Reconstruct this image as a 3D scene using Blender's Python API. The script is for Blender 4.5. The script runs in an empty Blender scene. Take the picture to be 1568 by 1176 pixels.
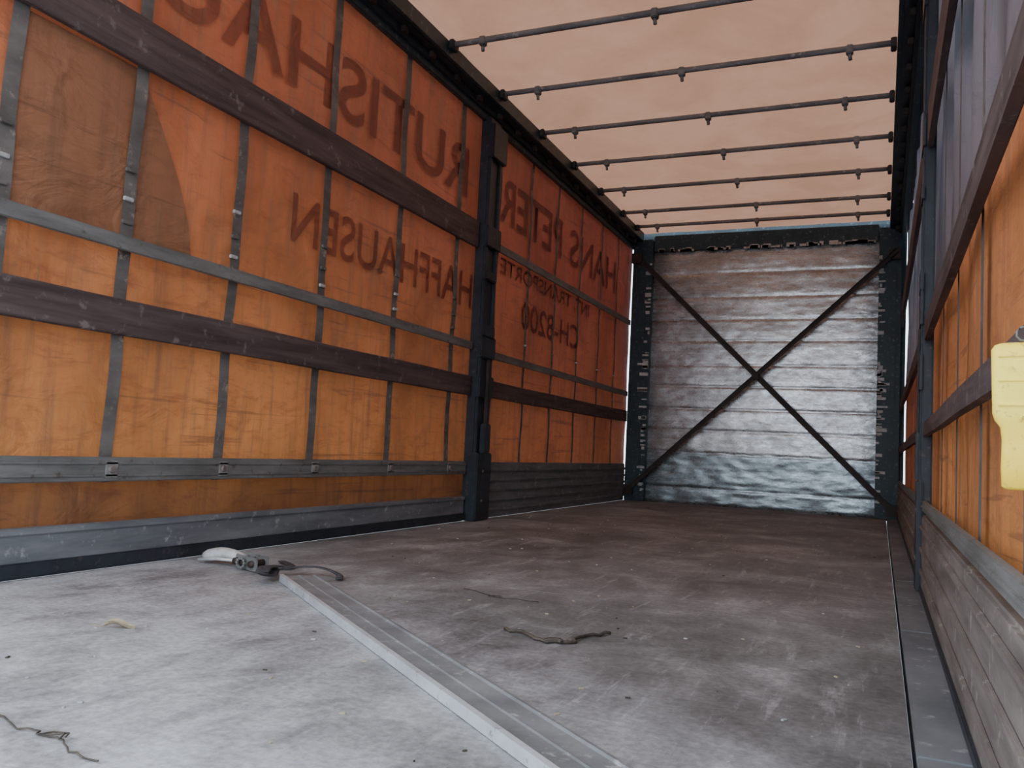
import bpy, bmesh, random
import numpy as np
from math import *
from mathutils import Vector, Matrix, noise
random.seed(7)
W=2.48; D=8.31; H=2.684; Y0=0.40
C=bpy.context.scene.collection

# ------------------------------------------------------------------ materials
def newmat(n):
    m=bpy.data.materials.new(n);m.use_nodes=True
    nt=m.node_tree;nt.nodes.clear()
    o=nt.nodes.new('ShaderNodeOutputMaterial')
    return m,nt,o
def N(nt,t,**k):
    n=nt.nodes.new(t)
    for a,b in k.items():
        if a in n.inputs.keys(): n.inputs[a].default_value=b
        else: setattr(n,a,b)
    return n
def pos(nt,scale=(1,1,1),rot=(0,0,0)):
    g=nt.nodes.new('ShaderNodeNewGeometry');m=nt.nodes.new('ShaderNodeMapping')
    m.inputs['Scale'].default_value=scale;m.inputs['Rotation'].default_value=rot
    nt.links.new(g.outputs['Position'],m.inputs['Vector']);return m.outputs[0]
def noi(nt,vec,scale,detail=6,rough=.6,dist=0):
    n=N(nt,'ShaderNodeTexNoise',Scale=scale,Detail=detail,Roughness=rough,Distortion=dist)
    nt.links.new(vec,n.inputs['Vector']);return n.outputs['Fac']
def ramp(nt,fac,stops):
    r=nt.nodes.new('ShaderNodeValToRGB');e=r.color_ramp.elements
    while len(e)<len(stops): e.new(.5)
    for i,(p,c) in enumerate(stops):
        e[i].position=p;e[i].color=(c[0],c[1],c[2],1) if not isinstance(c,(int,float)) else (c,c,c,1)
    nt.links.new(fac,r.inputs[0]);return r.outputs[0]
def mix(nt,fac,a,b,mode='MIX'):
    m=nt.nodes.new('ShaderNodeMix');m.data_type='RGBA';m.blend_type=mode
    for v,i in ((fac,0),(a,6),(b,7)):
        if isinstance(v,(int,float)): m.inputs[i].default_value=v
        elif isinstance(v,tuple): m.inputs[i].default_value=(*v,1)
        else: nt.links.new(v,m.inputs[i])
    return m.outputs[2]
def bump(nt,h,s=.3,d=.01):
    b=N(nt,'ShaderNodeBump',Strength=s,Distance=d);nt.links.new(h,b.inputs['Height']);return b.outputs[0]
def princ(nt,o,col,rough=.7,metal=0,nrm=None,spec=.5):
    p=nt.nodes.new('ShaderNodeBsdfPrincipled')
    for v,k in ((col,'Base Color'),(rough,'Roughness'),(metal,'Metallic'),(spec,'Specular IOR Level')):
        if isinstance(v,(int,float)): p.inputs[k].default_value=v
        elif isinstance(v,tuple): p.inputs[k].default_value=(*v,1)
        else: nt.links.new(v,p.inputs[k])
    if nrm: nt.links.new(nrm,p.inputs['Normal'])
    nt.links.new(p.outputs[0],o.inputs[0]);return p
def worn(name,c1,c2,c3=None,scale=6,stretch=(1,1,1),rough=.7,metal=0,bs=.3,spec=.4):
    m,nt,o=newmat(name);v=pos(nt,stretch)
    a=noi(nt,v,scale,8,.65);b=noi(nt,pos(nt),scale*5,6,.7)
    col=ramp(nt,a,[(.35,c1),(.65,c2)])
    if c3: col=mix(nt,ramp(nt,b,[(.58,0),(.68,1)]),col,c3)
    princ(nt,o,col,rough,metal,bump(nt,b,bs,.004),spec);return m
def tarp(name,c_lo,c_hi,trans=.6,z0=.3,z1=1.8,dark=.6,gloss=.06,grime_falloff=True):
    m,nt,o=newmat(name)
    g=nt.nodes.new('ShaderNodeNewGeometry');s=nt.nodes.new('ShaderNodeSeparateXYZ')
    nt.links.new(g.outputs['Position'],s.inputs[0])
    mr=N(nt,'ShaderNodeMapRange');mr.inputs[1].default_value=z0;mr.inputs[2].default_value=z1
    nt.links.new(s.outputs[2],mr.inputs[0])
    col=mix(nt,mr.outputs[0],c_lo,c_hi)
    n1=noi(nt,pos(nt,(1,.9,.5)),2.0,9,.65,.5)
    col=mix(nt,1.0,col,ramp(nt,n1,[(.34,(dark,dark*.96,dark*.9)),(.60,(1,1,1))]),'MULTIPLY')
    if grime_falloff:
        n2=noi(nt,pos(nt,(1,.7,2.5)),9,8,.75,.6)
        col=mix(nt,ramp(nt,n2,[(.50,0),(.70,.65)]),col,tuple(x*.5 for x in c_hi))
        n3=noi(nt,pos(nt,(1,9,1.0),(radians(25),0,0)),2.2,8,.75,.4)
        col=mix(nt,ramp(nt,n3,[(.54,0),(.70,.55)]),col,(.30,.17,.09))
        n4=noi(nt,pos(nt,(1,7,.6)),3.0,8,.7,.3)
        col=mix(nt,ramp(nt,n4,[(.50,0),(.68,.6)]),col,(.20,.10,.06))
        n5=noi(nt,pos(nt,(1,.5,14)),2.0,4,.6,.5)
        col=mix(nt,ramp(nt,n5,[(.62,0),(.66,.45)]),col,(.14,.06,.04))
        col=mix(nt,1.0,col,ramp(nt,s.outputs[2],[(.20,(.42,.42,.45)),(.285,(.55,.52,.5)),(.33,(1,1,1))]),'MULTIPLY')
        # falloff of light towards the headboard, put into the colour as darker red
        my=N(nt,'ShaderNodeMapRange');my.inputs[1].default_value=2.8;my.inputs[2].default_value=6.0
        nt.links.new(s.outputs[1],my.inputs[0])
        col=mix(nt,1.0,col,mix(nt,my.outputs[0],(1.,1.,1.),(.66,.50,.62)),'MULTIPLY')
    nb=noi(nt,pos(nt,(1,1,1.6)),3.5,7,.55,.8)
    nr=bump(nt,nb,.6,.04)
    d=nt.nodes.new('ShaderNodeBsdfDiffuse');t=nt.nodes.new('ShaderNodeBsdfTranslucent');gl=N(nt,'ShaderNodeBsdfGlossy',Roughness=.5)
    for q in (d,t): nt.links.new(col,q.inputs['Color'])
    for q in (d,gl): nt.links.new(nr,q.inputs['Normal'])
    gl.inputs['Color'].default_value=(.8,.85,.9,1)
    a=N(nt,'ShaderNodeMixShader');a.inputs[0].default_value=trans
    nt.links.new(d.outputs[0],a.inputs[1]);nt.links.new(t.outputs[0],a.inputs[2])
    b=N(nt,'ShaderNodeMixShader');b.inputs[0].default_value=gloss
    nt.links.new(a.outputs[0],b.inputs[1]);nt.links.new(gl.outputs[0],b.inputs[2])
    nt.links.new(b.outputs[0],o.inputs[0]);return m

M={}
M['curtain']=tarp('orange_pvc_tarpaulin',(.68,.27,.085),(.50,.135,.060),.11,gloss=.09)  # paler low colour: sun and floor bounce put into the tarpaulin
M['shadow_patch']=tarp('shadow_brown_sheet',(.40,.19,.085),(.38,.16,.08),.09,gloss=.09)  # brown tint of a shadow falling on the curtain from outside
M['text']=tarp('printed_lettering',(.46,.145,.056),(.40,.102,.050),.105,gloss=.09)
M['hazetarp']=tarp('haze_blue_tarpaulin',(.17,.125,.125),(.20,.20,.24),.17,1.0,2.0,grime_falloff=False)  # blue-grey of the lens haze put into the upper right curtain
M['roof']=tarp('roof_canvas',(.60,.315,.205),(.60,.315,.205),.22,dark=.86,gloss=.02,grime_falloff=False)
M['wood']=worn('weathered_dark_plank',(.055,.038,.038),(.13,.093,.09),(.20,.165,.155),3,(6,.6,9),.75)
M['alu']=worn('dull_aluminium',(.13,.13,.125),(.235,.235,.23),(.11,.09,.075),5,(1,.6,4),.6,.1)
M['alu2']=worn('bright_aluminium',(.50,.53,.56),(.68,.71,.75),(.3,.3,.3),9,(1,1,1),.45,.4)
M['alu3']=worn('scuffed_aluminium_deck',(.17,.18,.19),(.28,.295,.305),(.42,.43,.43),7,(1,1,1),.55,.2)
M['strap']=worn('grey_webbing',(.10,.09,.085),(.19,.175,.165),(.34,.29,.25),4,(1,1,2.5),.8)
M['rave']=worn('grimy_side_rave',(.11,.12,.135),(.21,.22,.235),(.34,.35,.36),4,(1,.6,4),.65)
M['ravebr']=worn('grimy_brown_rave',(.13,.11,.10),(.25,.22,.20),(.38,.35,.32),4,(1,.6,5),.7)
M['post']=worn('black_painted_steel',(.014,.018,.024),(.03,.038,.05),(.09,.07,.06),6,(1,1,1),.45)
M['teal']=worn('teal_painted_steel',(.010,.024,.032),(.018,.042,.055),(.13,.16,.18),7,(1,1,1),.45)
M['brace']=worn('rusty_brace_steel',(.020,.014,.013),(.05,.035,.03),None,8,(1,1,1),.6)
M['label']=worn('torn_silver_label',(.35,.36,.37),(.6,.6,.6),(.15,.15,.15),30,(1,1,1),.5)
M['tag']=worn('dull_rivet_plate',(.18,.175,.165),(.30,.29,.28),(.10,.08,.07),30,(1,1,1),.6)
M['steel']=worn('galvanised_steel',(.55,.56,.56),(.75,.76,.76),(.22,.19,.17),20,(1,1,1),.4,.3)
M['black']=worn('black_webbing',(.03,.03,.035),(.08,.08,.09),None,30,(1,1,1),.8)
M['yellow']=worn('yellow_plastic',(.85,.58,.04),(.95,.74,.10),(.50,.30,.05),22,(1,1,1),.45,bs=.15)
M['leaf']=worn('dry_leaf_mat',(.35,.28,.18),(.55,.47,.34),None,20)
M['twine']=worn('dirty_twine',(.04,.035,.03),(.10,.08,.06),None,30)
M['rust']=worn('rivet_rust',(.10,.08,.07),(.25,.22,.2),None,40)
M['ground']=worn('asphalt',(.16,.16,.16),(.26,.26,.26),None,3)

# floor: dusty plywood
m,nt,o=newmat('dusty_plywood_floor')
g=nt.nodes.new('ShaderNodeNewGeometry');s=nt.nodes.new('ShaderNodeSeparateXYZ');nt.links.new(g.outputs['Position'],s.inputs[0])
big=noi(nt,pos(nt,(1,1,1)),1.7,9,.65,.6);med=noi(nt,pos(nt,(1,.6,1)),6,9,.7,.4);fine=noi(nt,pos(nt),60,5,.7)
col=ramp(nt,big,[(.34,(.115,.112,.112)),(.50,(.19,.188,.19)),(.66,(.30,.30,.305))])
col=mix(nt,.7,col,ramp(nt,med,[(.3,(.26,.26,.26)),(.5,(.52,.52,.52)),(.70,(.9,.9,.9))]),'OVERLAY')
scr=noi(nt,pos(nt,(9,1.2,1),(0,0,radians(-25))),2.2,8,.75,.2)
col=mix(nt,ramp(nt,scr,[(.56,0),(.70,.65)]),col,(.45,.45,.46))
scr3=noi(nt,pos(nt,(14,1.2,1),(0,0,radians(30))),1.6,8,.7,.1)
col=mix(nt,ramp(nt,scr3,[(.62,0),(.70,.55)]),col,(.42,.42,.43))
scr2=noi(nt,pos(nt,(1.0,8,1),(0,0,radians(12))),3,8,.75,.2)
col=mix(nt,ramp(nt,scr2,[(.56,0),(.70,.55)]),col,(.09,.08,.08))
# daylight from the rear opening painted in as paler floor, strongest near left
comb=N(nt,'ShaderNodeMath',operation='MULTIPLY_ADD');nt.links.new(s.outputs[0],comb.inputs[0]);comb.inputs[1].default_value=.95;nt.links.new(s.outputs[1],comb.inputs[2])
dz=N(nt,'ShaderNodeMapRange');dz.inputs[1].default_value=1.7;dz.inputs[2].default_value=3.6;dz.inputs[3].default_value=.85;dz.inputs[4].default_value=0
nt.links.new(comb.outputs[0],dz.inputs[0])
dm=N(nt,'ShaderNodeMath',operation='MULTIPLY');nt.links.new(dz.outputs[0],dm.inputs[0]);nt.links.new(ramp(nt,med,[(.35,.3),(.58,1)]),dm.inputs[1])
col=mix(nt,dm.outputs[0],col,(.58,.60,.63))
spk=N(nt,'ShaderNodeTexVoronoi',Scale=22);nt.links.new(pos(nt),spk.inputs['Vector'])
mask=noi(nt,pos(nt),7,2,.5)
sp=ramp(nt,spk.outputs['Distance'],[(.06,1),(.08,0)])
mm=N(nt,'ShaderNodeMath',operation='MULTIPLY');nt.links.new(sp,mm.inputs[0]);nt.links.new(ramp(nt,mask,[(.53,0),(.6,.6)]),mm.inputs[1])
col=mix(nt,mm.outputs[0],col,(.62,.6,.57))
col=mix(nt,.5,col,ramp(nt,fine,[(.3,(.22,.22,.22)),(.7,(.8,.8,.8))]),'OVERLAY')
princ(nt,o,col,ramp(nt,med,[(.3,.5),(.7,.75)]),0,bump(nt,med,.4,.006),.4);M['floor']=m

# headboard: silver-painted boards
m,nt,o=newmat('silver_painted_boards')
g=nt.nodes.new('ShaderNodeNewGeometry');s=nt.nodes.new('ShaderNodeSeparateXYZ');nt.links.new(g.outputs['Position'],s.inputs[0])
a=noi(nt,pos(nt,(.6,1,3)),3,9,.72,.3);b=noi(nt,pos(nt,(1,1,2)),14,8,.75,.5);cc=noi(nt,pos(nt,(.35,1,14)),4,7,.75)
col=ramp(nt,a,[(.3,(.25,.24,.24)),(.5,(.39,.38,.38)),(.7,(.60,.59,.60))])
col=mix(nt,ramp(nt,b,[(.58,0),(.72,.75)]),col,(.11,.09,.08))
col=mix(nt,ramp(nt,cc,[(.50,0),(.68,.6)]),col,(.17,.145,.14))
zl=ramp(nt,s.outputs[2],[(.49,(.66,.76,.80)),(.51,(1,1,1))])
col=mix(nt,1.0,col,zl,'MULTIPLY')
# panel darkened unevenly towards its left and right edges
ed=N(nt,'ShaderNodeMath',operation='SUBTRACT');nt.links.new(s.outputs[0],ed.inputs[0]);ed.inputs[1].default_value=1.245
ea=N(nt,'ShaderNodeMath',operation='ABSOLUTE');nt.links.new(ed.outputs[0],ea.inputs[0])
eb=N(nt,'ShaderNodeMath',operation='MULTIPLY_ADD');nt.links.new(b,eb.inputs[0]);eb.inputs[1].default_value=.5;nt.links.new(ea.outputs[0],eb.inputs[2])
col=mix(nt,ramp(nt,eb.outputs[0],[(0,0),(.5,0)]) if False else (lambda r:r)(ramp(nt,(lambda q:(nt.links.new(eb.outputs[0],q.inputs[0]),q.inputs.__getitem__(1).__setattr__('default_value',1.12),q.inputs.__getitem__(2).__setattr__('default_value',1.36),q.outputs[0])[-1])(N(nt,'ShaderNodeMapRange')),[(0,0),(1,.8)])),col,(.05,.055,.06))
b2=noi(nt,pos(nt,(.8,1,2.2)),8,8,.65,.5)
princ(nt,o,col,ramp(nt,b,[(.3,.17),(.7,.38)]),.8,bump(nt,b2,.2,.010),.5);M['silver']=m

# ------------------------------------------------------------------ mesh helpers
class B:
    def __init__(s): s.bm=bmesh.new(); s.mats=[]
    def mi(s,m):
        if m not in s.mats: s.mats.append(m)
        return s.mats.index(m)
    def box(s,x0,x1,y0,y1,z0,z1,m,bev=.003,rot=None):
        t=bmesh.new();bmesh.ops.create_cube(t,size=1)
        bmesh.ops.scale(t,vec=(x1-x0,y1-y0,z1-z0),verts=t.verts)
        if bev: bmesh.ops.bevel(t,geom=t.edges[:],offset=min(bev,.3*min(x1-x0,y1-y0,z1-z0)),segments=2,affect='EDGES')
        c=Vector(((x0+x1)/2,(y0+y1)/2,(z0+z1)/2))
        if rot is not None: bmesh.ops.transform(t,matrix=rot,verts=t.verts)
        bmesh.ops.translate(t,vec=c,verts=t.verts);s.add(t,m)
    def add(s,t,m,smooth=False):
        i=s.mi(m);mp={}
        for v in t.verts: mp[v]=s.bm.verts.new(v.co)
        for f in t.faces:
            try:
                nf=s.bm.faces.new([mp[v] for v in f.verts]);nf.material_index=i;nf.smooth=smooth
            except ValueError: pass
        t.free()
    def tube(s,pts,r,m,seg=10,flat=None):
        pts=[Vector(p) for p in pts];t=bmesh.new();rings=[]
        for i,p in enumerate(pts):
            d=(pts[min(i+1,len(pts)-1)]-pts[max(i-1,0)]).normalized()
            up=Vector((0,0,1)) if abs(d.z)<.9 else Vector((1,0,0))
            a=d.cross(up).normalized();b=a.cross(d).normalized()
            ra,rb=(r,r) if flat is None else flat
            if callable(r): ra=rb=r(i/(len(pts)-1))
            rings.append([t.verts.new(p+a*ra*cos(2*pi*k/seg)+b*rb*sin(2*pi*k/seg)) for k in range(seg)])
        for i in range(len(rings)-1):
            for k in range(seg): t.faces.new([rings[i][k],rings[i][(k+1)%seg],rings[i+1][(k+1)%seg],rings[i+1][k]])
        t.faces.new(rings[0][::-1]);t.faces.new(rings[-1]);s.add(t,m,True)
    def prism(s,prof,axis_pts,m):
        t=bmesh.new();R=[[t.verts.new(Vector(o)+Vector(A)*p[0]+Vector(Bv)*p[1]) for p in prof] for o,A,Bv in axis_pts]
        n=len(prof)
        for i in range(len(R)-1):
            for k in range(n): t.faces.new([R[i][k],R[i][(k+1)%n],R[i+1][(k+1)%n],R[i+1][k]])
        t.faces.new(R[0][::-1]);t.faces.new(R[-1]);bmesh.ops.recalc_face_normals(t,faces=t.faces);s.add(t,m)
    def grid(s,f,nu,nv,m,smooth=True):
        t=bmesh.new();G=[[t.verts.new(f(i/nu,j/nv)) for j in range(nv+1)] for i in range(nu+1)]
        for i in range(nu):
            for j in range(nv): t.faces.new([G[i][j],G[i+1][j],G[i+1][j+1],G[i][j+1]])
        s.add(t,m,smooth)
    def obj(s,name,parent=None):
        vs=[v.co for v in s.bm.verts]
        c=Vector([(min(v[i] for v in vs)+max(v[i] for v in vs))/2 for i in range(3)])
        bmesh.ops.translate(s.bm,vec=-c,verts=s.bm.verts)
        me=bpy.data.meshes.new(name);s.bm.to_mesh(me);s.bm.free()
        for m in s.mats: me.materials.append(M[m])
        o=bpy.data.objects.new(name,me);C.objects.link(o);o.location=c
        if parent: 
            o.parent=parent;o.location=c-parent.location
        return o

# ------------------------------------------------------------------ shell
b=B()
for k,(ya,yb) in enumerate(((Y0,2.62),(2.6215,5.06),(5.0615,D))):
    b.box(0,2.385,ya,yb,-.06,0,'floor',.001)
b.obj('floor')
b=B()
for i in range(7):
    y=Y0+i*1.15; b.box(2.392,W-.005,y+.004,min(y+1.146,D),-.06,.004,'rave',.003)
b.obj('trim_1')
# left curtain
L_ST=[.52,1.06,1.60,2.05,2.57,3.15,3.79,4.45,5.02,5.57,6.12,6.69,7.27,7.78]
def bulge(y):
    for a,c in zip(L_ST[:-1],L_ST[1:]):
        if a<=y<=c: return sin(pi*(y-a)/(c-a))
    return 0
def cl(u,v):
    y=Y0+u*(D-Y0);z=.02+v*(2.58-.02)
    x=-.040-.014*bulge(y)*(sin(pi*min(1,v*1.02)))-.006*noise.noise(Vector((y*2.1,z*3.3,1)))
    return Vector((x,y,z))
b=B();b.grid(cl,150,50,'curtain');wl=b.obj('wall_left')
# straps
b=B()
for i,y in enumerate(L_ST):
    w=.026 if i<8 else .018;dy=.03 if i<5 else .0
    def f(u,v,y=y,dy=dy,i=i): 
        z=.28+v*2.3; return Vector((-.028+.003*sin(v*30+i),y+dy*v*.8+(u-.5)*2*w+.004*sin(v*14+i*2),z))
    b.grid(f,2,40,'strap')
    for z in (1.16,1.24,1.34) if 1<i<8 else (1.2,):
        b.box(-.03,-.018,y-.019,y+.019,z-.010,z+.004,'label' if random.random()<.3 else 'strap',.002)
b.obj('curtain_straps',wl)
# shadow patch
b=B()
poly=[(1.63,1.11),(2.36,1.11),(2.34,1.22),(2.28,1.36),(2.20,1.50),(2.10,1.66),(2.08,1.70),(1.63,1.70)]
t=bmesh.new();t.faces.new([t.verts.new((-.036,y,z)) for y,z in poly]);b.add(t,'shadow_patch')  # outside shadow on the curtain, added as a flat darker sheet
b.obj('curtain_shadow',wl)
# lettering (mirrored as seen from inside)
def text(s,ystart,yend,z,h):
    cu=bpy.data.curves.new('t','FONT');cu.body=s;cu.size=1;cu.offset=.012
    o=bpy.data.objects.new('t',cu);C.objects.link(o);bpy.context.view_layer.update()
    me=bpy.data.meshes.new_from_object(o.evaluated_get(bpy.context.evaluated_depsgraph_get()))
    bpy.data.objects.remove(o)
    xs=[v.co.x for v in me.vertices];ys=[v.co.y for v in me.vertices]
    sx=(ystart-yend)/(max(xs)-min(xs));sy=h/(max(ys)-min(ys))
    for v in me.vertices: v.co=Vector((-.0365,ystart-(v.co.x-min(xs))*sx,z+(v.co.y-min(ys))*sy))
    me.materials.append(M['text'])
    q=bpy.data.objects.new('lettering',me);C.objects.link(q);q.parent=wl;q.location=-wl.location
text('HANS',7.75,6.45,1.98,.31);text('PETER',6.25,5.05,1.98,.31)
text('RUTISHAUSER',4.56,1.2,1.98,.31)
text('SCHAFFHAUSEN',5.05,2.92,1.31,.22);text('CH-8200',6.75,5.5,1.31,.2)
text('INT. TRANSPORTE',7.0,5.1,1.63,.11)

# right curtain
def cr(u,v):
    y=Y0+u*(D-Y0);z=.02+v*(1.12-.02)
    return Vector((W+.050+.008*sin(y*5.4)+.006*noise.noise(Vector((y*2.1,z*3.3,5))),y,z))
b=B();b.grid(cr,120,24,'curtain')
def cr2(u,v):
    y=Y0+u*(D-Y0);z=1.10+v*(2.6-1.10)
    return Vector((W+.065+.018*sin(y*9+z*2.5)+.01*sin(y*21+z*1.3),y,z))
b.grid(cr2,260,30,'hazetarp');wr=b.obj('wall_right')
b=B()
for i in range(14):
    y=.75+i*.57
    b.grid(lambda u,v,y=y:Vector((W+.030,y+(u-.5)*.05,.28+v*2.3)),2,20,'strap')
b.obj('curtain_straps_right',wr)

# roof
def cf(u,v):
    x=.06+u*(W-.12);y=Y0+v*(8.24-Y0)
    return Vector((x,y,H+.012+.006*noise.noise(Vector((x*3,y*2,2)))-.01*abs(sin(pi*(y-3.99)/.683))))
b=B();b.grid(cf,30,140,'roof');b.obj('ceiling')
# back wall boards
SE=[0,.16,.50,.72,.93,1.15,1.36,1.60,1.81,2.03,2.27,2.54]
b=B()
def bw(u,v):
    x=.19+u*(2.30-.19);z=v*2.53
    d=min(abs(z-q) for q in SE)
    return Vector((x,D-.012-.004*min(1,d*50)-.003*noise.noise(Vector((x*2.5,z*5,3)))-(.0035*noise.noise(Vector((x*7,z*18,6))) if z<.5 else .0015*noise.noise(Vector((x*9,z*18,6)))),z))
b.grid(bw,130,220,'silver',True)
b.box(-.02,W+.04,D,D+.05,-.02,H+.03,'teal',.002)
b.obj('wall_back')

# ------------------------------------------------------------------ trims / fixtures
def cornerpost(x0,x1,name):
    b=B();b.box(x0,x1,D-.10,D-.005,0,2.62,'teal',.006)
    xi=x1 if x0<1 else x0
    b.box(min(x0,x1)+.045,max(x0,x1)-.045,D-.112,D-.10,.02,2.5,'teal',.003)
    for k in range(56):
        z=random.uniform(.1,2.4);e=xi-.02 if x0<1 else xi+.02
        w=random.uniform(.015,.06);h=random.uniform(.008,.035)
        if k>40: w*=1.9;z=random.uniform(.3,1.5)
        x=e+random.uniform(-.02,.02)
        if x0<1: x=min(x,x1-w*.5)
        else: x=max(x,x0+w*.5)
        b.box(x-w/2,x+w/2,D-.1145,D-.099,z,z+h,'label',.001)
    b.obj(name)
cornerpost(0.0,.20,'corner_post');cornerpost(2.29,W,'corner_post.001')
b=B();b.box(.206,2.284,D-.07,D-.005,2.50,2.66,'teal',.005)
for k in range(60):
    x=random.uniform(.25,2.2);w=random.uniform(.02,.09);b.box(x,x+w,D-.075,D-.068,2.49,2.495+random.uniform(.01,.035),'silver',.001)
b.obj('headboard_top_rail')
# cross brace
b=B()
def bar(p,q,w,th,m='brace'):
    p=Vector(p);q=Vector(q);d=(q-p).normalized();n=Vector((0,1,0));s=d.cross(n)
    prof=[(-w/2,0),(-w/2,-th),(-w/2+.008,-th),(-w/2+.008,-.006),(w/2-.008,-.006),(w/2-.008,-th),(w/2,-th),(w/2,0)]
    b.prism(prof,[(p,s,n),(q,s,n)],m)
bar((.03,D-.125,2.46),(2.46,D-.125,.05),.052,.02)
bar((2.44,D-.150,2.39),(.03,D-.150,.09),.044,.02)
b.box(1.21,1.28,D-.18,D-.13,1.21,1.28,'brace',.01)
for x,z in ((.05,2.42),(2.43,.08),(2.42,2.36),(.05,.11)):
    b.box(x-.05,x+.05,D-.17,D-.116,z-.05,z+.05,'brace',.006)
b.obj('diagonal_cross_brace')

# top rails
def rail(side):
    b=B();sg=1 if side==0 else -1;x=0 if side==0 else W
    def bx(a,c,z0,z1,m):
        xa,xb=sorted((x+sg*a,x+sg*c));b.box(xa,xb,Y0,D-.1,z0,z1,m,.004)
    bx(-.055,.03,2.56,2.72,'post');bx(.03,.085,2.60,2.615,'post');bx(.085,.105,2.60,2.69,'teal');bx(.03,.10,2.665,2.69,'post')
    bx(-.02,.01,2.52,2.565,'teal')
    for i in range(26):
        y=Y0+.2+i*.3; xa,xb=sorted((x+sg*.032,x+sg*.06))
        b.box(xa,xb,y-.02,y+.02,2.565,2.60,'brace',.004)
    b.obj('roof_side_rail')
rail(0);rail(1)
# roof bows
for k in range(12):
    y=3.99+.683*(k-5)
    if k==11:y=7.90
    if y>8.0: continue
    b=B();b.tube([(.107+i*(W-.214)/12,y,H-.012+.0*i) for i in range(13)],.016,'rave',10)
    b.tube([(.107+i*(W-.214)/12,y+.038,H-.002) for i in range(13)],.008,'post',6)
    for x in (.107,W-.137): b.box(x,x+.03,y-.03,y+.04,H-.045,H+.01,'post',.005)
    for x in (.34,1.27,2.12):
        x+=random.uniform(-.04,.04)
        b.box(x-.018,x+.018,y-.022,y+.022,H-.045,H+.004,'rave',.005)
        b.tube([(x,y,H-.04),(x+.004,y,H-.075)],.010,'rave',8)
    b.obj('roof_bow')
# side posts
def sidepost(x,sg,y,name,wid=.15,k=1):
    b=B()
    def bx(a,c,y0,y1,z0,z1,m='post',bev=.006):
        if a>0: a*=k
        xa,xb=sorted((x+sg*a,x+sg*c*k));b.box(xa,xb,y+y0,y+y1,z0,z1,m,bev)
    h=wid/2
    bx(-.03,.035,-h,h,.0,2.55)
    bx(.035,.05,-h,-h+.03,.35,2.5);bx(.035,.05,h-.03,h,.35,2.5)
    bx(.0,.075,-h-.015,h+.02,0.006,.42)
    bx(.05,.085,-.04,.05,.42,.60);bx(.06,.08,-.02,.01,.55,1.0,'brace')
    bx(.03,.07,-h-.03,h-.02,1.14,1.22);bx(.035,.065,-h-.02,h-.02,1.50,1.56)
    bx(.03,.07,-h-.01,h+.03,2.28,2.50)
    for z in (.12,.3): bx(.075,.083,-.03,-.015,z,z+.015,'rust',.003)
    for z in (.83,1.08,1.78): bx(.03,.062,-h-.02,h+.02,z-.07,z+.07)
    b.obj(name)
sidepost(0,1,4.78,'side_post',.17);sidepost(W,-1,3.62,'side_post.001',.12,.30)

# side planks (wood + aluminium)
def plank(name,side,y0,y1,z0,z1,m,th=.022,ribs=0,riv=None):
    b=B();sg=1 if side==0 else -1;x=0 if side==0 else W
    xa,xb=sorted((x-sg*(th-.004),x+sg*.004))
    n=max(2,int((y1-y0)/.2))
    if m=='wood':
        def prof(y): return .006*noise.noise(Vector((y*1.3,z0*5,9)))
        pr=[(xa,z0),(xb-.003,z0),(xb,z0+.004),(xb,z1-.004),(xb-.003,z1),(xa,z1)]
        fr=[((0,y0+(y1-y0)*i/n,prof(y0+(y1-y0)*i/n)),(1,0,0),(0,0,1)) for i in range(n+1)]
        b.prism(pr,fr,m)
    else:
        b.box(xa,xb,y0,y1,z0,z1,m,.003)
        for k in range(ribs):
            z=z0+(z1-z0)*(k+.5)/ribs;xa2,xb2=sorted((x+sg*.003,x+sg*.008));b.box(xa2,xb2,y0,y1,z-.004,z+.004,m,.001)
        if side==0:
            for y in (riv if riv is not None else []):
                if y0<y<y1:
                    t=bmesh.new();bmesh.ops.create_cone(t,cap_ends=True,segments=14,radius1=.014,radius2=.010,depth=.008,matrix=Matrix.Translation((.010,y,(z0+z1)/2))@Matrix.Rotation(pi/2,4,'Y'));b.add(t,'rust')
                    b.box(.003,.008,y-.024,y+.024,z0+.012,z1-.012,'tag',.002)
    b.obj(name)
Wd='wooden_side_plank';Al='aluminium_side_slat'
plank(Wd,0,Y0,4.67,.772,.892,'wood');plank(Wd,0,Y0,4.67,1.70,1.865,'wood')
plank(Wd,0,4.89,D-.11,.775,.885,'wood')
plank(Al,0,Y0,4.67,1.055,1.105,'alu',.012);plank(Al,0,4.89,D-.11,1.03,1.08,'alu',.012)
plank(Al,0,Y0,4.67,.285,.365,'alu',.016,2,L_ST)
plank(Al,0,4.89,D-.11,1.745,1.80,'alu',.012)
plank(Wd,1,Y0,3.54,.585,.635,'wood');plank(Wd,1,3.7,D-.11,.585,.635,'wood')
plank(Al,1,Y0,3.54,.305,.345,'alu',.016,1);plank(Al,1,3.7,D-.11,.305,.345,'alu',.016,1)
plank(Wd,1,Y0,3.54,.95,1.02,'wood');plank(Wd,1,3.7,D-.11,.95,1.02,'wood')
plank(Wd,1,Y0,3.54,1.70,1.86,'wood');plank(Wd,1,3.7,D-.11,1.70,1.86,'wood')
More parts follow.
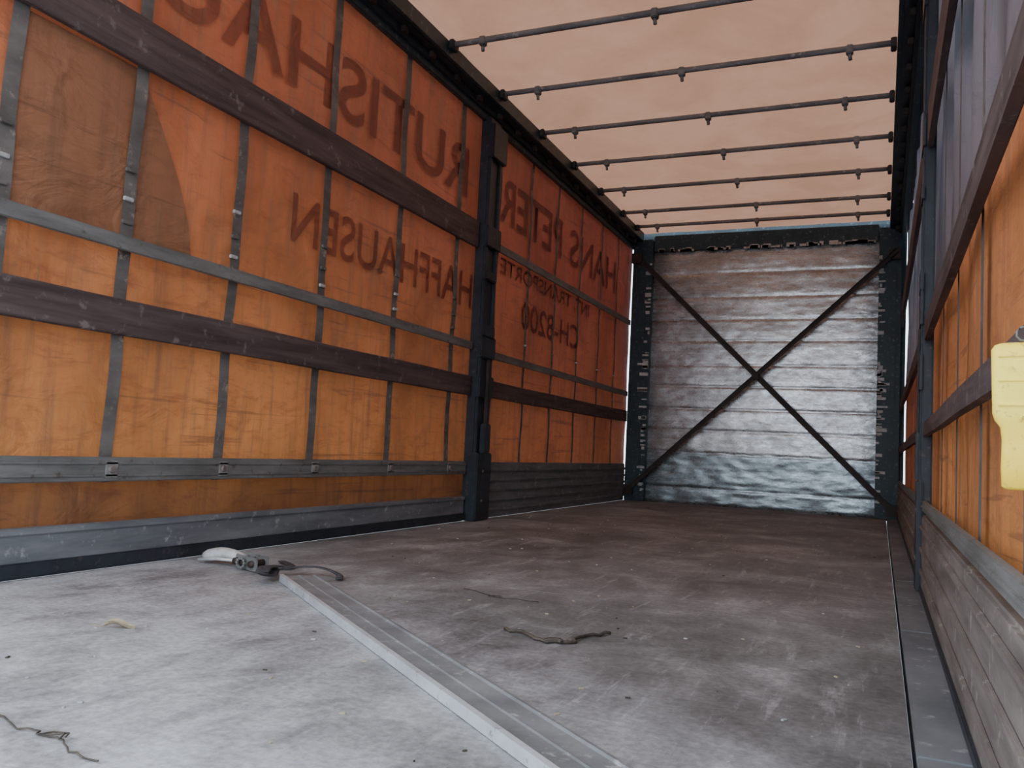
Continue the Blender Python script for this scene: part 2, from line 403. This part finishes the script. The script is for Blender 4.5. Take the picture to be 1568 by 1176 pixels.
# raves
b=B();b.box(-.034,.004,Y0,4.67,0,.15,'rave',.006);b.box(.004,.016,Y0,4.67,.005,.05,'post',.004);b.box(.002,.012,Y0,4.67,.13,.15,'rave',.003)
b.obj('baseboard_left')
b=B();b.box(-.034,.004,4.90,D-.11,0,.36,'rave',.006)
for k in range(5): b.box(.002,.014,4.90,D-.11,.04+k*.065,.062+k*.065,'rave',.004)
b.obj('trim_2')
b=B();b.box(W-.004,W+.034,Y0,D-.11,0.006,.29,'ravebr',.006)
for z in (.08,.16,.24): b.box(W-.012,W-.002,Y0,D-.11,z,z+.014,'ravebr',.003)
b.box(W-.010,W-.002,Y0,D-.11,.008,.03,'post',.003)
b.obj('baseboard_right')

# ------------------------------------------------------------------ loose things
p=Vector((.62,2.27,0));q=Vector((2.30,.912,0));d=(q-p).normalized();s=Vector((d.y,-d.x,0))
if s.y>0: s=-s
b=B()
w=.058
prof=[(-w,0),(w,0),(w,.020),(w-.012,.022),(w-.016,.017),(w-.055,.0165),(w-.058,.019),(w-.061,.0165),(-w+.012,.0165),(-w+.008,.020),(-w,.019)]
Z=Vector((0,0,.001))
b.prism(prof,[(p+Z,s,(0,0,1)),(q+Z,s,(0,0,1))],'alu3')
b.prism([(w-.008,.0222),(w+.0015,.0212),(w+.0015,.001),(w+.003,.001),(w+.003,.023),(w-.008,.024)],[(p+Z,s,(0,0,1)),(q+Z,s,(0,0,1))],'alu2')
b.obj('loose_aluminium_board')
# ratchet strap
e=bpy.data.objects.new('ratchet_strap',None);C.objects.link(e);e.location=(.38,2.35,0)
b=B()
hd=[(.13+.165*t,2.372+.02*t,.022+.018*sin(pi*t)) for t in [i/10 for i in range(11)]]
b.tube(hd,lambda t:.020*(1 if .08<t<.92 else .75),'steel',12)
b.tube([(.12,2.355,.012),(.20,2.352,.022),(.31,2.372,.022)],.006,'steel',8)
b.obj('handle',e)
b=B()
R=Matrix.Rotation(radians(-20),3,'Z').to_4x4()
for o in (-.028,.028): b.box(.29,.43,2.352+o-.003,2.352+o+.003,.004,.05,'alu',.002,R)
for x in (.31,.35,.40): b.tube([(x,2.395-(x-.30)*.3,.028),(x+.0,2.325-(x-.30)*.3,.028)],.012,'brace',12)
for k in range(10):
    a=k*pi/5;b.box(.352+.016*cos(a)-.004,.352+.016*cos(a)+.004,2.30,2.308,.028+.016*sin(a)-.004,.028+.016*sin(a)+.004,'alu',.001)
b.obj('ratchet_buckle',e)
b=B()
def ribbon(pts,w,m):
    pts=[Vector(p) for p in pts];P=[]
    for i in range(len(pts)-1):
        p0=pts[max(i-1,0)];p1=pts[i];p2=pts[i+1];p3=pts[min(i+2,len(pts)-1)]
        for k in range(6):
            t=k/6;P.append(.5*((2*p1)+(-p0+p2)*t+(2*p0-5*p1+4*p2-p3)*t*t+(-p0+3*p1-3*p2+p3)*t**3))
    P.append(pts[-1]);b.tube(P,0,m,8,(w,.003));return P
ribbon([(.42,2.33,.02),(.48,2.29,.03),(.53,2.25,.03),(.56,2.20,.02),(.575,2.15,.035),(.55,2.19,.045),(.53,2.27,.04)],.022,'black')
ribbon([(.50,2.30,.02),(.56,2.36,.03),(.62,2.39,.03),(.69,2.39,.015),(.72,2.35,.008)],.012,'black')
ribbon([(.40,2.40,.012),(.45,2.44,.010),(.40,2.50,.008),(.33,2.55,.006)],.016,'black')
b.obj('webbing',e)
# twine bits
def twine(name,pts,r,m='twine'):
    global b
    b=B();Q=[]
    for i in range(len(pts)-1):
        a=Vector(pts[i]);c=Vector(pts[i+1])
        for k in range(5):
            t=k/5;Q.append(a.lerp(c,t)+Vector((random.uniform(-.006,.006),random.uniform(-.006,.006),r+abs(random.uniform(0,.004)))))
    b.tube(Q,r,m,6)
    b.tube([Q[len(Q)//2]+Vector((.02*cos(k),.014*sin(k*1.7),.003)) for k in range(7)],r,m,6)
    b.obj(name)
twine('frayed_twine',[(1.46,2.01,0),(1.53,1.99,0),(1.60,1.94,0),(1.66,1.98,0),(1.66,2.06,0),(1.72,2.15,0)],.004)
twine('frayed_twine.001',[(1.06,.94,0),(1.14,.925,0),(1.22,.92,0),(1.30,.89,0),(1.36,.88,0)],.0014)
twine('frayed_twine.002',[(1.10,2.50,0),(1.25,2.42,0),(1.42,2.44,0)],.0012)
# leaf
b=B()
def lf(u,v):
    l=(u-.5)*.07;w=(v-.5)*.028*sin(pi*min(.98,max(.02,u)))**.7
    c,s_=cos(.5),sin(.5);return Vector((.72+l*c-w*s_,1.48+l*s_+w*c,.004+.010*abs(v-.5)*2+.006*sin(u*5)))
b.grid(lf,12,6,'leaf');b.tube([(.688,1.463,.004),(.66,1.452,.006)],.0012,'leaf',5);b.obj('dry_leaf')
# debris chips, one object
b=B()
for k in range(260):
    x=random.uniform(.1,2.35);y=1.0+6.8*random.random()**1.3;s_=random.uniform(.0015,.006)
    v=Vector((x-p.x,y-p.y,0))
    if abs(v.dot(s))<.09 and v.dot(d)>-.2: continue
    R=Matrix.Rotation(random.uniform(0,3),4,'Z')
    b.box(x-s_,x+s_,y-s_*.5,y+s_*.5,.0,.002+s_*.15,random.choice(['leaf','label','label','leaf','twine']),.0008,R)
b.obj('scattered_debris')

# yellow plastic handle hanging by wire
hx,hy,hz=2.436,.79,.452
e=bpy.data.objects.new('hanging_yellow_handle',None);C.objects.link(e);e.location=(hx,hy,hz+.06)
b=B();t=bmesh.new();K=.565
prf=[(0,.022,.013),(.004,.027,.017),(.03,.028,.018),(.07,.027,.017),(.088,.029,.018),(.098,.036,.021),(.108,.039,.022),(.15,.040,.023),(.20,.041,.023),(.207,.037,.020),(.21,.030,.014)]
rings=[]
sd=Vector((cos(.25),-sin(.25),0));fd=Vector((sin(.25),cos(.25),0));base=Vector((hx,hy,hz))
for z,hw,ht in prf:
    ring=[]
    for k in range(28):
        a=2*pi*k/28;cx_=abs(cos(a))**.45*(1 if cos(a)>=0 else -1);sy_=abs(sin(a))**.45*(1 if sin(a)>=0 else -1)
        ring.append(t.verts.new(base+(sd*hw*cx_+fd*ht*sy_+Vector((0,0,z)))*K))
    rings.append(ring)
for i in range(len(rings)-1):
    for k in range(28): t.faces.new([rings[i][k],rings[i][(k+1)%28],rings[i+1][(k+1)%28],rings[i+1][k]])
t.faces.new(rings[0][::-1]);t.faces.new(rings[-1]);b.add(t,'yellow',True)
for z in (.12,.155,.19): b.box(hx-.036*K,hx+.036*K,hy-.0255*K,hy-.020*K,hz+(z-.002)*K,hz+(z+.002)*K,'yellow',.002,Matrix.Rotation(-.25,4,'Z'))
b.obj('grip',e)
b=B();zt=hz+.21*K
b.tube([(hx,hy,zt-.005),(hx+.002,hy,zt+.03),(hx+.008,hy+.003,zt+.12),(hx+.016,hy+.006,zt+.25),(W-.006,hy+.01,.96)],.0010,'alu',6)
b.tube([(hx+.006*cos(k*.7),hy,zt+.008+.006*sin(k*.7)) for k in range(10)],.0010,'alu',6)
b.obj('wire',e)

# ground outside
b=B()
b.grid(lambda u,v:Vector((-30+u*60,-30+v*60,-1.2+.01*noise.noise(Vector((u*40,v*40,0))))),30,30,'ground');b.obj('ground')

# ------------------------------------------------------------------ light
w=bpy.data.worlds.new('w');bpy.context.scene.world=w;w.use_nodes=True
bg=w.node_tree.nodes['Background'];bg.inputs[0].default_value=(.78,.89,1,1);bg.inputs[1].default_value=4.5
l=bpy.data.lights.new('sun','SUN');l.energy=1.2;l.angle=radians(25);l.color=(1,.93,.82)
o=bpy.data.objects.new('sun',l);C.objects.link(o)
o.rotation_euler=Vector((1,.15,-.75)).to_track_quat('-Z','Y').to_euler()

# ------------------------------------------------------------------ camera
f,yaw,pitch,roll,cx,cz=1321.6267,.4132,.0743,.0514,2.3302,.4656
fw=Vector((-sin(yaw)*cos(pitch),cos(yaw)*cos(pitch),sin(pitch)));r=Vector((cos(yaw),sin(yaw),0));u=r.cross(fw)
r2=r*cos(roll)+u*sin(roll);u2=u*cos(roll)-r*sin(roll)
cam=bpy.data.cameras.new('cam');cam.sensor_width=36;cam.sensor_fit='HORIZONTAL';cam.lens=f/1600*36;cam.clip_start=.02
co=bpy.data.objects.new('camera',cam);C.objects.link(co)
mt=Matrix((r2,u2,-fw)).transposed().to_4x4();mt.translation=Vector((cx,0,cz));co.matrix_world=mt
bpy.context.scene.camera=co
